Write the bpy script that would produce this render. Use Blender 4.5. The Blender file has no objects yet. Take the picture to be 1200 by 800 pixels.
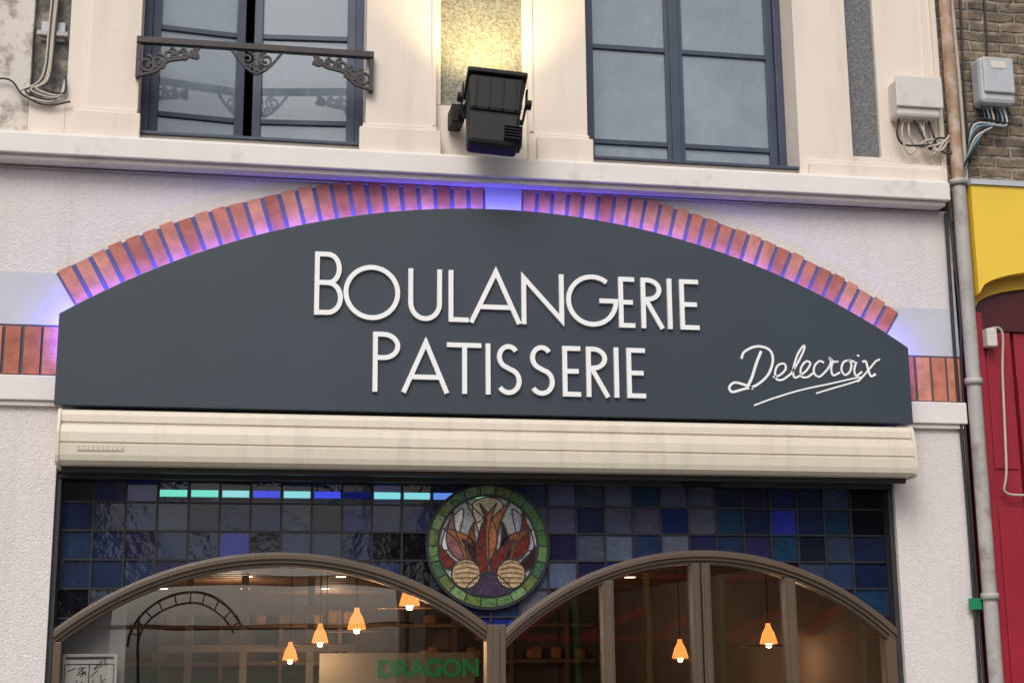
import bpy, math, random
from mathutils import Matrix, Vector
random.seed(7)
sc=bpy.context.scene
# ---------------------------------------------------------------- materials
def mat(name,col,rough=.7,var=.12,vs=3.0,bump=0,bs=60,metal=0,spec=.5,grime=None,gs=1.5,gthr=(.5,.75),streak=False,bd=.01):
    m=bpy.data.materials.new(name);m.use_nodes=True;nt=m.node_tree;N=nt.nodes;L=nt.links
    b=N['Principled BSDF'];b.inputs['Roughness'].default_value=rough;b.inputs['Metallic'].default_value=metal
    b.inputs['Specular IOR Level'].default_value=spec
    g=N.new('ShaderNodeNewGeometry')
    n=N.new('ShaderNodeTexNoise');n.inputs['Scale'].default_value=vs;n.inputs['Detail'].default_value=6
    L.new(g.outputs['Position'],n.inputs['Vector'])
    r=N.new('ShaderNodeValToRGB')
    c0=[max(0,c*(1-var)) for c in col[:3]]+[1];c1=[min(1,c*(1+var)) for c in col[:3]]+[1]
    r.color_ramp.elements[0].position=.3;r.color_ramp.elements[1].position=.7
    r.color_ramp.elements[0].color=c0;r.color_ramp.elements[1].color=c1
    L.new(n.outputs['Fac'],r.inputs['Fac']);out=r.outputs['Color']
    if grime:
        n2=N.new('ShaderNodeTexNoise');n2.inputs['Scale'].default_value=gs;n2.inputs['Detail'].default_value=8;n2.inputs['Roughness'].default_value=.65
        if streak:
            mp=N.new('ShaderNodeMapping');mp.inputs['Scale'].default_value=(4,4,.5);L.new(g.outputs['Position'],mp.inputs['Vector']);L.new(mp.outputs[0],n2.inputs['Vector'])
        else: L.new(g.outputs['Position'],n2.inputs['Vector'])
        r2=N.new('ShaderNodeValToRGB');r2.color_ramp.elements[0].position=gthr[0];r2.color_ramp.elements[1].position=gthr[1]
        L.new(n2.outputs['Fac'],r2.inputs['Fac'])
        mx=N.new('ShaderNodeMix');mx.data_type='RGBA';L.new(r2.outputs['Color'],mx.inputs[0]);L.new(out,mx.inputs[6]);mx.inputs[7].default_value=grime
        out=mx.outputs[2]
    L.new(out,b.inputs['Base Color'])
    if bump:
        n3=N.new('ShaderNodeTexNoise');n3.inputs['Scale'].default_value=bs;n3.inputs['Detail'].default_value=4
        L.new(g.outputs['Position'],n3.inputs['Vector'])
        bp=N.new('ShaderNodeBump');bp.inputs['Strength'].default_value=bump;bp.inputs['Distance'].default_value=bd
        L.new(n3.outputs['Fac'],bp.inputs['Height']);L.new(bp.outputs[0],b.inputs['Normal'])
    return m
def emis(name,col,s):
    m=bpy.data.materials.new(name);m.use_nodes=True;nt=m.node_tree;nt.nodes.clear()
    e=nt.nodes.new('ShaderNodeEmission');e.inputs[0].default_value=col;e.inputs[1].default_value=s
    o=nt.nodes.new('ShaderNodeOutputMaterial');nt.links.new(e.outputs[0],o.inputs[0]);return m
def glassmat(name,tint,refl,rough=.0,wob=.0,haze=0,hazecol=(.5,.5,.55,1)):
    m=bpy.data.materials.new(name);m.use_nodes=True;nt=m.node_tree;nt.nodes.clear();N=nt.nodes;L=nt.links
    t=N.new('ShaderNodeBsdfTransparent');t.inputs[0].default_value=tint
    g=N.new('ShaderNodeBsdfGlossy');g.inputs['Roughness'].default_value=rough
    fr=N.new('ShaderNodeFresnel');fr.inputs[0].default_value=1.5
    ad=N.new('ShaderNodeMath');ad.operation='ADD';ad.inputs[1].default_value=refl;L.new(fr.outputs[0],ad.inputs[0]);ad.use_clamp=True
    mx=N.new('ShaderNodeMixShader');L.new(ad.outputs[0],mx.inputs[0]);L.new(t.outputs[0],mx.inputs[1]);L.new(g.outputs[0],mx.inputs[2])
    geo=N.new('ShaderNodeNewGeometry')
    if wob:
        n=N.new('ShaderNodeTexNoise');n.inputs['Scale'].default_value=1.6;n.inputs['Detail'].default_value=1;L.new(geo.outputs['Position'],n.inputs['Vector'])
        bp=N.new('ShaderNodeBump');bp.inputs['Strength'].default_value=wob;bp.inputs['Distance'].default_value=.02;L.new(n.outputs['Fac'],bp.inputs['Height']);L.new(bp.outputs[0],g.inputs['Normal'])
    out=mx.outputs[0]
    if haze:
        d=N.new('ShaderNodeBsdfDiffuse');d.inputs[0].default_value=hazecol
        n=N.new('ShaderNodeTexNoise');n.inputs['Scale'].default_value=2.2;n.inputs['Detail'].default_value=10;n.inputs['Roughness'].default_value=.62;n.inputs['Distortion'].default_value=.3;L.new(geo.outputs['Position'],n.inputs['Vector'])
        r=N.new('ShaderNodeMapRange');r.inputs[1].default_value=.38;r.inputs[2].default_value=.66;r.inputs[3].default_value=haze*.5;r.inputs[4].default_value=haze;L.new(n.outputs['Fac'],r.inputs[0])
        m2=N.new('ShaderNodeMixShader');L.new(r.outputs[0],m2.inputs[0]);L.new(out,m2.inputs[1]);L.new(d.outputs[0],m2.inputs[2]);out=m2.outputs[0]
    o=N.new('ShaderNodeOutputMaterial');L.new(out,o.inputs[0]);return m
def brickmat(name,c1,c2,mortar,bw,bh,ms=.012):
    m=bpy.data.materials.new(name);m.use_nodes=True;nt=m.node_tree;N=nt.nodes;L=nt.links;b=N['Principled BSDF'];b.inputs['Roughness'].default_value=.9
    g=N.new('ShaderNodeNewGeometry');s=N.new('ShaderNodeSeparateXYZ');c=N.new('ShaderNodeCombineXYZ')
    ns=N.new('ShaderNodeTexNoise');ns.inputs['Scale'].default_value=9;ns.inputs['Detail'].default_value=4;L.new(g.outputs['Position'],ns.inputs['Vector'])
    vm=N.new('ShaderNodeVectorMath');vm.operation='SCALE';vm.inputs['Scale'].default_value=.045;L.new(ns.outputs['Color'],vm.inputs[0])
    va=N.new('ShaderNodeVectorMath');va.operation='ADD';L.new(vm.outputs[0],va.inputs[0]);L.new(g.outputs['Position'],va.inputs[1])
    L.new(va.outputs[0],s.inputs[0])
    L.new(s.outputs[0],c.inputs[0]);L.new(s.outputs[2],c.inputs[1])
    t=N.new('ShaderNodeTexBrick');t.inputs['Scale'].default_value=1;t.inputs['Brick Width'].default_value=bw;t.inputs['Row Height'].default_value=bh;t.inputs['Mortar Size'].default_value=ms;t.inputs['Mortar Smooth'].default_value=.5
    t.inputs['Color1'].default_value=c1;t.inputs['Color2'].default_value=c2;t.inputs['Mortar'].default_value=mortar
    L.new(c.outputs[0],t.inputs['Vector'])
    n=N.new('ShaderNodeTexNoise');n.inputs['Scale'].default_value=10;n.inputs['Detail'].default_value=10;n.inputs['Roughness'].default_value=.75;L.new(g.outputs['Position'],n.inputs['Vector'])
    mx=N.new('ShaderNodeMix');mx.data_type='RGBA';mx.blend_type='MULTIPLY';mx.inputs[0].default_value=1;L.new(t.outputs['Color'],mx.inputs[6])
    r=N.new('ShaderNodeValToRGB');r.color_ramp.elements[0].position=.35;r.color_ramp.elements[0].color=(.32,.30,.29,1);r.color_ramp.elements[1].position=.62;r.color_ramp.elements[1].color=(1.3,1.22,1.12,1);L.new(n.outputs['Fac'],r.inputs[0]);L.new(r.outputs[0],mx.inputs[7])
    L.new(mx.outputs[2],b.inputs['Base Color'])
    ad=N.new('ShaderNodeMath');ad.operation='MULTIPLY_ADD';ad.inputs[1].default_value=-1.;L.new(t.outputs['Fac'],ad.inputs[0]);L.new(n.outputs['Fac'],ad.inputs[2])
    bp=N.new('ShaderNodeBump');bp.inputs['Strength'].default_value=1;bp.inputs['Distance'].default_value=.02;L.new(ad.outputs[0],bp.inputs['Height']);L.new(bp.outputs[0],b.inputs['Normal'])
    return m
def attrmat(name,rough=.15,bump=.3,bs=14,spec=.5,varamt=.5,vs=20,coat=0):
    m=bpy.data.materials.new(name);m.use_nodes=True;nt=m.node_tree;N=nt.nodes;L=nt.links;b=N['Principled BSDF'];b.inputs['Roughness'].default_value=rough;b.inputs['Specular IOR Level'].default_value=spec
    b.inputs['Coat Weight'].default_value=coat;b.inputs['Coat Roughness'].default_value=.02
    a=N.new('ShaderNodeAttribute');a.attribute_name='Col';g=N.new('ShaderNodeNewGeometry')
    n=N.new('ShaderNodeTexNoise');n.inputs['Scale'].default_value=vs;n.inputs['Detail'].default_value=5;n.inputs['Distortion'].default_value=1.5;L.new(g.outputs['Position'],n.inputs['Vector'])
    r=N.new('ShaderNodeMapRange');r.inputs[1].default_value=.3;r.inputs[2].default_value=.7;r.inputs[3].default_value=1-varamt;r.inputs[4].default_value=1+varamt;L.new(n.outputs['Fac'],r.inputs[0])
    vm=N.new('ShaderNodeVectorMath');vm.operation='SCALE';L.new(a.outputs['Color'],vm.inputs[0]);L.new(r.outputs[0],vm.inputs['Scale']);L.new(vm.outputs[0],b.inputs['Base Color'])
    n2=N.new('ShaderNodeTexNoise');n2.inputs['Scale'].default_value=bs;n2.inputs['Detail'].default_value=3;L.new(g.outputs['Position'],n2.inputs['Vector'])
    mu=N.new('ShaderNodeMath');mu.operation='MULTIPLY';L.new(n2.outputs['Fac'],mu.inputs[0]);L.new(a.outputs['Alpha'],mu.inputs[1])
    bp=N.new('ShaderNodeBump');bp.inputs['Strength'].default_value=bump;bp.inputs['Distance'].default_value=.01;L.new(mu.outputs[0],bp.inputs['Height']);L.new(bp.outputs[0],b.inputs['Normal'])
    L.new(bp.outputs[0],b.inputs['Coat Normal'])
    return m
M={}
M['stucco']=mat('stucco',(.70,.64,.625,1),.9,.05,30,.7,75,grime=(.58,.52,.50,1),gs=1.2,gthr=(.5,.9),streak=True,bd=.010)
M['cream']=mat('cream_paint',(.76,.665,.58,1),.75,.03,2,.2,40,grime=(.62,.52,.44,1),gs=1.6,gthr=(.5,.85),streak=True)
M['stain']=mat('stained_cream',(.64,.58,.52,1),.85,.08,3,.3,30,grime=(.30,.25,.21,1),gs=5,gthr=(.5,.6))
M['ledge']=mat('ledge_paint',(.76,.71,.67,1),.7,.04,4,.15,50,grime=(.48,.43,.39,1),gs=3.5,gthr=(.58,.8))
M['smooth']=mat('smooth_band',(.54,.54,.58,1),.7,.05,5,.05,60)
M['pebble']=mat('pebble_dash',(.23,.225,.19,1),.95,.45,70,1.0,75)
M['pebdark']=mat('dark_render',(.13,.125,.12,1),.95,.35,20,.8,60,grime=(.3,.27,.22,1),gs=8,gthr=(.5,.6))
M['mortar']=mat('mortar',(.11,.12,.24,1),.95,.1,20,.4,120)  # bluer than plain mortar: LED glow put into the colour
M['mortard']=mat('dark_mortar',(.10,.10,.12,1),.95,.1,20,.4,120)
M['sign']=mat('anthracite_panel',(.042,.055,.070,1),.38,.06,1.2,.03,3,spec=.4)
M['signedge']=mat('anthracite_edge',(.03,.035,.045,1),.4,.05)
M['white']=mat('white_letter',(.88,.88,.87,1),.35,.01,5)
M['box']=mat('cream_aluminium',(.69,.615,.50,1),.38,.03,2,.02,100,grime=(.54,.47,.38,1),gs=3,gthr=(.5,.85),streak=True)
M['dark']=mat('dark_frame',(.035,.033,.036,1),.45,.15,4)
M['bronze']=mat('bronze_frame',(.105,.072,.048,1),.38,.1,3,.02,60,spec=.6)
M['lead']=mat('lead_came',(.012,.012,.014,1),.6,.3,30)
M['tiles']=attrmat('stained_glass_tile',.12,.22,11,.3,.2,16,coat=.45)
M['motif']=attrmat('medallion_glass',.2,.3,25,.5,.45,35)
M['win']=mat('window_frame_blue',(.045,.060,.098,1),.45,.15,6,.05,60)
M['iron']=mat('wrought_iron',(.045,.035,.035,1),.55,.3,20,.2,80)
M['black']=mat('black_casting',(.006,.006,.006,1),.55,.3,10,.15,90,spec=.3)
M['pipe']=mat('zinc_pipe',(.40,.38,.36,1),.55,.1,4,.05,60,grime=(.25,.21,.18,1),gs=6,gthr=(.5,.7))
M['pipet']=mat('copper_pipe',(.36,.22,.14,1),.6,.2,6,.1,60,grime=(.48,.38,.30,1),gs=8,gthr=(.45,.6))
M['plastic']=mat('box_plastic',(.64,.60,.56,1),.5,.05,6,grime=(.42,.38,.35,1),gs=6,gthr=(.55,.8))
M['plasticg']=mat('grey_plastic',(.46,.48,.51,1),.45,.06,6,grime=(.34,.33,.31,1),gs=5,gthr=(.55,.75))
M['cable']=mat('cable_black',(.02,.02,.022,1),.5,.2)
M['cablew']=mat('cable_white',(.50,.43,.36,1),.5,.2)
M['cableb']=mat('cable_blue',(.12,.25,.33,1),.5,.2)
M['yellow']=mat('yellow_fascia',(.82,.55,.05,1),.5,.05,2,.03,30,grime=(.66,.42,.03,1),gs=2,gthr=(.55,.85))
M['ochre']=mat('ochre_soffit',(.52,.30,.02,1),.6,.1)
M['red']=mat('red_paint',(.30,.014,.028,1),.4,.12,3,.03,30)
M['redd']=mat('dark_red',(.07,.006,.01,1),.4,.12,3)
M['brickw']=brickmat('old_brick',(.29,.22,.155,1),(.17,.14,.11,1),(.31,.28,.24,1),.23,.075,.014)
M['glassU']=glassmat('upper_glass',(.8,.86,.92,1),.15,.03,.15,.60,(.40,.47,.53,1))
M['glassL']=glassmat('shop_glass',(.74,.72,.70,1),.17,.0,.05)
M['glassS']=glassmat('street_glass',(.5,.55,.6,1),.3)
M['curtain']=mat('net_curtain',(.46,.51,.54,1),.95,.15,3)
M['roomd']=mat('room_dark',(.05,.045,.04,1),.9,.2)
M['wood']=mat('interior_wood',(.20,.12,.07,1),.6,.25,4)
M['wallint']=mat('interior_wall',(.18,.15,.13,1),.8,.2,2)
M['ceilw']=mat('ceiling_white',(.5,.45,.4,1),.8,.1)
M['paper']=mat('paper',(.7,.7,.68,1),.8,.05,10)
M['ink']=mat('poster_ink',(.08,.08,.1,1),.8,.4,40)
M['greens']=emis('green_reflection_letters',(.04,.33,.09,1),.40)  # emission imitates a green sign's reflection
M['amber']=emis('amber_shade',(1,.32,.07,1),2.3)
M['bulb']=emis('warm_bulb',(1,.66,.3,1),30)
M['copper']=mat('copper_disc',(.6,.32,.16,1),.35,.1,metal=.7)
M['led']=emis('led_blue',(.10,.08,1,1),105)
M['asphalt']=mat('asphalt',(.05,.05,.052,1),.9,.25,6,.5,90)
M['paving']=mat('paving',(.26,.25,.24,1),.9,.15,2,.3,50)
M['kerb']=mat('kerb_stone',(.33,.32,.30,1),.85,.1,6,.3,50)
M['ground']=mat('ground',(.10,.11,.07,1),.95,.3,.5)
M['roof']=mat('slate_roof',(.06,.065,.075,1),.7,.2,5)
M['greentag']=mat('green_tape',(.01,.22,.09,1),.5,.1)
brickcols=[(.50,.175,.105,1),(.58,.24,.15,1),(.42,.135,.08,1),(.54,.21,.13,1)]
for i,c in enumerate(brickcols): M['br%d'%i]=mat('red_brick_%d'%i,c,.8,.22,14,.5,90)
# ---------------------------------------------------------------- helpers
def empty(name,loc=(0,0,0)):
    e=bpy.data.objects.new(name,None);sc.collection.objects.link(e);e.empty_display_size=.2;return e
def mesh(name,verts,faces,mats,parent=None,mi=None,smooth=False,bevel=0,cols=None):
    me=bpy.data.meshes.new(name);me.from_pydata([tuple(v) for v in verts],[],faces)
    if not isinstance(mats,(list,tuple)):mats=[mats]
    for m in mats:me.materials.append(m)
    if mi:
        for p,i in zip(me.polygons,mi):p.material_index=i
    if cols:
        a=me.color_attributes.new('Col','FLOAT_COLOR','CORNER')
        for p,c in zip(me.polygons,cols):
            for li in p.loop_indices:a.data[li].color=c
    import bmesh
    bm=bmesh.new();bm.from_mesh(me);bmesh.ops.recalc_face_normals(bm,faces=bm.faces);bm.to_mesh(me);bm.free()
    if smooth:
        for p in me.polygons:p.use_smooth=True
    o=bpy.data.objects.new(name,me);sc.collection.objects.link(o)
    if parent:o.parent=parent
    if bevel:
        b=o.modifiers.new('b','BEVEL');b.width=bevel;b.segments=2;b.limit_method='ANGLE'
    return o
BF=[(0,1,3,2),(4,6,7,5),(0,4,5,1),(2,3,7,6),(0,2,6,4),(1,5,7,3)]
def box(name,x0,x1,y0,y1,z0,z1,m,parent=None,bevel=0):
    v=[(x,y,z) for x in(x0,x1) for y in(y0,y1) for z in(z0,z1)]
    return mesh(name,v,BF,m,parent,bevel=bevel)
class Acc:
    def __init__(s):s.v=[];s.f=[];s.mi=[];s.c=[]
    def add(s,v,f,mi=0,c=(1,1,1,1)):
        o=len(s.v);s.v+=list(v);s.f+=[tuple(i+o for i in q) for q in f];s.mi+=[mi]*len(f);s.c+=[c]*len(f)
    def box(s,x0,x1,y0,y1,z0,z1,mi=0,c=(1,1,1,1)):
        s.add([(x,y,z) for x in(x0,x1) for y in(y0,y1) for z in(z0,z1)],BF,mi,c)
    def prism(s,pts,y0,y1,mi=0,c=(1,1,1,1)):
        n=len(pts);v=[(x,y0,z) for x,z in pts]+[(x,y1,z) for x,z in pts]
        f=[tuple(range(n)),tuple(range(2*n-1,n-1,-1))]+[(i,(i+1)%n,n+(i+1)%n,n+i) for i in range(n)]
        s.add(v,f,mi,c)
    def stroke(s,pts,w,y0,y1,mi=0,closed=False,c=(1,1,1,1),taper=False):
        n=len(pts);v=[]
        for i,p in enumerate(pts):
            a=pts[(i-1)%n] if (closed or i>0) else p;b=pts[(i+1)%n] if (closed or i<n-1) else p
            d1=Vector((p[0]-a[0],p[1]-a[1]));d2=Vector((b[0]-p[0],b[1]-p[1]))
            if d1.length<1e-9:d1=d2.copy()
            if d2.length<1e-9:d2=d1.copy()
            d1.normalize();d2.normalize();n1=Vector((-d1.y,d1.x));n2=Vector((-d2.y,d2.x));t=(n1+n2)
            if t.length<.3:t=n1
            else:t=t.normalized()/max(.35,t.normalized().dot(n1))
            ww=w/2
            if taper: ww*=.35+.65*math.sin(math.pi*(i+.35)/(n-.3))
            for sg in(1,-1):
                x,z=p[0]+t.x*ww*sg,p[1]+t.y*ww*sg;v+=[(x,y0,z),(x,y1,z)]
        f=[]
        for i in range(n if closed else n-1):
            a=4*i;b=4*((i+1)%n)
            f+=[(a,b,b+2,a+2),(a+1,a+3,b+3,b+1),(a,a+1,b+1,b),(a+2,b+2,b+3,a+3)]
        if not closed:f+=[(0,2,3,1),(4*n-4,4*n-3,4*n-1,4*n-2)]
        s.add(v,f,mi,c)
    def out(s,name,mats,parent=None,smooth=False,bevel=0,cols=False):
        return mesh(name,s.v,s.f,mats,parent,s.mi,smooth,bevel,s.c if cols else None)
def arc(cx,cz,rx,a0,a1,n=24,rz=None):
    rz=rz or rx
    return [(cx+rx*math.cos(math.radians(a0+(a1-a0)*i/n)),cz+rz*math.sin(math.radians(a0+(a1-a0)*i/n))) for i in range(n+1)]
def catmull(p,k=8,closed=False):
    out=[];n=len(p)
    for i in range(n if closed else n-1):
        P=[p[(i+j)%n] if closed else p[min(max(i+j,0),n-1)] for j in(-1,0,1,2)]
        for t in range(k):
            t/=k
            out.append(tuple(.5*((2*P[1][q])+(-P[0][q]+P[2][q])*t+(2*P[0][q]-5*P[1][q]+4*P[2][q]-P[3][q])*t*t+(-P[0][q]+3*P[1][q]-3*P[2][q]+P[3][q])*t**3) for q in range(len(p[0]))))
    if not closed:out.append(tuple(p[-1]))
    return out
def tube(name,pts,r,m,parent=None,smooth=True):
    cu=bpy.data.curves.new(name,'CURVE');cu.dimensions='3D';cu.bevel_depth=r;cu.bevel_resolution=3
    pp=catmull(pts,6) if smooth and len(pts)>2 else pts
    s=cu.splines.new('POLY');s.points.add(len(pp)-1)
    for q,p in zip(s.points,pp):q.co=(*p,1)
    cu.use_fill_caps=True;cu.materials.append(m)
    o=bpy.data.objects.new(name,cu);sc.collection.objects.link(o)
    if parent:o.parent=parent
    return o
def lathe(name,prof,c,m,parent=None,n=24,smooth=True):
    v=[];f=[];k=len(prof)
    for i in range(n):
        a=2*math.pi*i/n
        for r,z in prof:v.append((c[0]+r*math.cos(a),c[1]+r*math.sin(a),c[2]+z))
    for i in range(n):
        for j in range(k-1):
            a=i*k+j;b=((i+1)%n)*k+j;f.append((a,b,b+1,a+1))
    return mesh(name,v,f,m,parent,smooth=smooth)
# ---------------------------------------------------------------- ground, road
box('ground',-300,300,-300,300,-.30,-.134,M['ground'])
box('road',-80,80,-16,-4.2,-.133,-.12,M['asphalt'])
pv=empty('pavement')
box('slabs',-80,80,-4.0,.0,-.13,0,M['paving'],pv);box('kerb',-80,80,-4.2,-4.0,-.12,.004,M['kerb'],pv)
pv2=empty('pavement')
box('slabs',-80,80,-24,-16.2,-.13,0,M['paving'],pv2);box('kerb',-80,80,-16.2,-16.0,-.119,.004,M['kerb'],pv2)
a=Acc()
for i in range(-14,15):a.box(i*5,i*5+2.5,-10.15,-10,-.119,-.114)
a.out('road_marking',mat('road_paint',(.7,.7,.68,1),.7))
# ---------------------------------------------------------------- bakery building
B=empty('bakery_building')
XL,XR=-6.2,2.94
OX0,OX1=-2.625,2.43
a=Acc()
a.box(XL,OX0,0,.35,0,4.6);a.box(OX1,XR,0,.35,0,4.6);a.box(OX0,OX1,0.002,.35,2.86,4.6)
a.out('ground_floor_wall',M['stucco'],B)
# ledge
a=Acc()
a.box(XL,2.88,-.15,0.2,4.63,4.75);a.box(XL,2.86,-.115,-.002,4.60,4.63)
a.box(XL,2.875,-.13,.2,4.75,4.765)
a.out('string_course',M['ledge'],B,bevel=.006)
# upper wall
ZT=8.4
U=Acc()
U.box(XL,-2.90,.0,.35,4.765,ZT,1)
U.box(-2.90,-2.69,.0,.35,4.765,5.03,0);U.box(-2.90,-2.69,.05,.35,5.03,ZT,2)
U.box(-2.69,-2.56,.0,.35,4.765,ZT);U.box(-2.56,-2.27,-.045,.35,4.765,ZT)
U.box(-.91,-.47,-.045,.35,4.765,ZT)
U.box(-.47,.11,0,.35,4.765,5.13);U.box(-.47,.11,.035,.35,5.13,ZT,3)
U.box(.11,.49,-.045,.35,4.765,ZT)
U.box(1.90,2.27,-.045,.35,4.765,ZT)
U.box(2.27,2.49,0,.35,4.765,4.95);U.box(2.27,2.49,.03,.35,4.95,ZT,4)
U.box(2.49,2.905,-.0,.35,4.765,ZT);U.box(2.905,XR,-.02,.35,4.765,ZT)
for x0,x1 in((-2.27,-.91),(.49,1.90)):
    U.box(x0,x1,-.0,.35,7.0,ZT);U.box(x0,x1,-.0,.35,4.765,4.83)
U.out('upper_wall',[M['cream'],M['stain'],M['pebdark'],M['pebble'],mat('grey_pebble',(.17,.175,.18,1),.95,.4,60,1,75)],B,bevel=.004)
a=Acc()
for x0,x1 in((-2.63,-2.25),(-.95,-.45),(.155,.515),(1.95,2.9)):
    h=4.93 if x0<1.5 else 4.86
    a.box(x0,x1,-.09,-.046 if x0<1.5 else -.046,4.766,h);a.box(x0+.02,x1-.02,-.07,-.046,h,h+.03)
a.box(2.27,2.9,-.0459,-.001,4.766,4.86)
a.out('pilaster_bases',M['cream'],B,bevel=.006)
# mouldings on the pilasters
a=Acc()
a.box(-.50,-.475,-.055,-.046,4.97,ZT);a.box(.115,.14,-.055,-.046,4.97,ZT)
a.box(-.47,-.44,-.001,.034,5.131,ZT);a.box(.085,.11,-.001,.034,5.131,ZT)
a.box(2.84,2.86,-.015,-.001,4.87,ZT)
a.out('mouldings',M['cream'],B,bevel=.003)
# top + body
box('top_cornice',XL,XR,-.3,.35,ZT,ZT+.3,M['ledge'],B,bevel=.02)
a=Acc();a.box(XL,XL+.3,.35,9.5,0,ZT);a.box(XR-.3,XR,.35,9.5,0,ZT);a.box(XL,XR,9.5,9.8,0,ZT);a.box(XL+.3,XR-.3,.36,9.5,2.87,3.1);a.box(XL+.3,XR-.3,.36,9.5,7.3,7.5)
a.out('party_walls',M['wallint'],B)
a=Acc();a.add([(XL,-.3,ZT+.3),(XR,-.3,ZT+.3),(XR,4.8,ZT+3),(XL,4.8,ZT+3),(XL,9.8,ZT+.3),(XR,9.8,ZT+.3)],[(0,1,2,3),(3,2,5,4),(0,3,4),(1,5,2),(0,4,5,1)])
a.out('roof',M['roof'],B)
box('upper_room_back',XL+.3,XR-.3,3,3.1,3.1,7.3,M['roomd'],B)
# bands
a=Acc();a.box(XL,-2.50,-.006,-.001,3.645,3.955);a.box(2.4,XR-.002,-.006,-.001,3.625,3.94);a.out('smooth_band',M['smooth'],B)
a=Acc()
a.box(XL,-2.5,-.003,-.0005,3.345,3.643,4);a.box(2.4,XR-.002,-.003,-.0005,3.32,3.623,4)
def soldier(x0,x1,z0,z1):
    x=x0
    while x<x1-.02:
        w=.088+random.uniform(-.004,.004)
        a.box(x,min(x+w,x1),-.014-random.random()*.003,-.0035,z0+.01,z1-.012,random.randrange(4));x+=.105
soldier(-6.2,-2.50,3.345,3.643);soldier(2.42,2.93,3.32,3.623)
a.out('brick_band',[M['br0'],M['br1'],M['br2'],M['br3'],M['mortard']],B,bevel=.002)
a=Acc();a.box(XL,-2.55,-.05,-.001,3.20,3.343);a.box(XL,-2.55,-.03,-.001,3.17,3.20);a.box(2.45,XR-.003,-.05,-.001,3.18,3.318);a.box(2.45,XR-.003,-.03,-.001,3.15,3.18);a.out('band_ledge',M['ledge'],B,bevel=.006)
# brick arch ring
cx,cz=-.126,-.26
a=Acc()
ro,ri=4.935,4.70
la,ra=121.3,57.4
n=60
a.prism(arc(cx,cz,ro-.006,la,ra,n)+arc(cx,cz,ri,ra,la,n),-.013,-.0015,4)
kx0,kx1=-.165,.065
ka0=math.degrees(math.acos((kx0-cx)/4.8));ka1=math.degrees(math.acos((kx1-cx)/4.8))
def ringb(A0,A1,nb):
    st=(A1-A0)/nb
    for i in range(nb):
        g=st*.12+random.uniform(-.015,.015);p=A0+st*i+g;q=A0+st*(i+1)-g
        rr=ro+random.uniform(-.008,.008)
        a.prism(arc(cx,cz,rr,p,q,2)+arc(cx,cz,ri+.004,q,p,2),-.018-random.random()*.003,-.0095,random.randrange(4))
ringb(la,ka0,25);ringb(ka1,ra,26)
a.out('brick_arch',[M['br0'],M['br1'],M['br2'],M['br3'],M['mortar']],B,bevel=.003)
mesh('keystone',[(x,y,z) for y in(-.028,-.0097) for x,z in((kx0+.006,4.40),(kx1-.006,4.40),(kx1+.004,4.672),(kx0-.004,4.672))],[(0,1,2,3),(7,6,5,4),(0,4,5,1),(1,5,6,2),(2,6,7,3),(3,7,4,0)],M['smooth'],B,bevel=.004)
# ---------------------------------------------------------------- LED glow line behind the sign
scx,scz,sr=-.104,-.317,4.724
sx0,sx1,sz0=-2.635,2.49,3.15
def signtop(x):return scz+math.sqrt(sr*sr-(x-scx)**2)
L_=empty('led_strip_light')
pts=[(sx0+.02,3.45),(sx0+.02,3.64)]+[(sx0+.03+(sx1-sx0-.06)*i/80,signtop(sx0+.03+(sx1-sx0-.06)*i/80)-.016) for i in range(81)]+[(sx1-.02,3.60),(sx1-.02,3.45)]
a=Acc();a.stroke(pts,.024,-.0955,-.0925);a.out('led_channel',M['signedge'],L_)
v=[];f=[]
for i,p in enumerate(pts):
    q0=pts[max(0,i-1)];q1=pts[min(len(pts)-1,i+1)];d=Vector((q1[0]-q0[0],q1[1]-q0[1])).normalized();nx,nz=-d.y*.010,d.x*.010
    v+=[(p[0]+nx,-.092,p[1]+nz),(p[0]-nx,-.092,p[1]-nz)]
    if i:f.append((2*i-2,2*i,2*i+1,2*i-1))
mesh('led_tape',v,f,M['led'],L_)
# ---------------------------------------------------------------- sign
S=empty('shop_sign')
a=Acc()
P=[(sx0,sz0)]+[(sx0+(sx1-sx0)*i/70,signtop(sx0+(sx1-sx0)*i/70)) for i in range(71)]+[(sx1,sz0)]
a.prism(P,-.2,-.096);a.out('sign_panel',M['sign'],S,bevel=.004)
a=Acc();a.box(sx0+.1,sx1-.1,-.0959,-.004,3.16,3.2);a.box(-1.5,-1.4,-.0958,-.004,3.5,3.6);a.box(1.3,1.4,-.0958,-.004,3.5,3.6);a.out('sign_brackets',M['signedge'],S)
T=Acc();w=.028;k=[0]
def st(pts,closed=False,w=w,taper=False):
    k[0]+=1;e=(k[0]%5)*.0006
    T.stroke(pts,w,-.218-e,-.2005,closed=closed,taper=taper)
h=w/2
def I_(x,z0,z1):st([(x,z0),(x,z1)])
def E_(x,x1,z0,z1):
    st([(x1,z1-h),(x+h,z1-h),(x+h,z0+h),(x1,z0+h)]);st([(x+w,(z0+z1)/2),(x1-.012,(z0+z1)/2)])
def R_(x,x1,z0,z1,leg=True,fr=.47):
    zm=z1-(z1-z0)*fr;r=(z1-zm)/2
    xb=x1-r-h*0
    st([(x+h,z0),(x+h,z1-h)]+[(xb-.02,z1-h)]+arc(xb-.02,(z1+zm)/2,r-h+.02-.006,90,-90,14,rz=r-h)+[(x+w,zm+h)])
    if leg:st([(xb-.03,zm+.01),(x1-.004,z0)])
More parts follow.
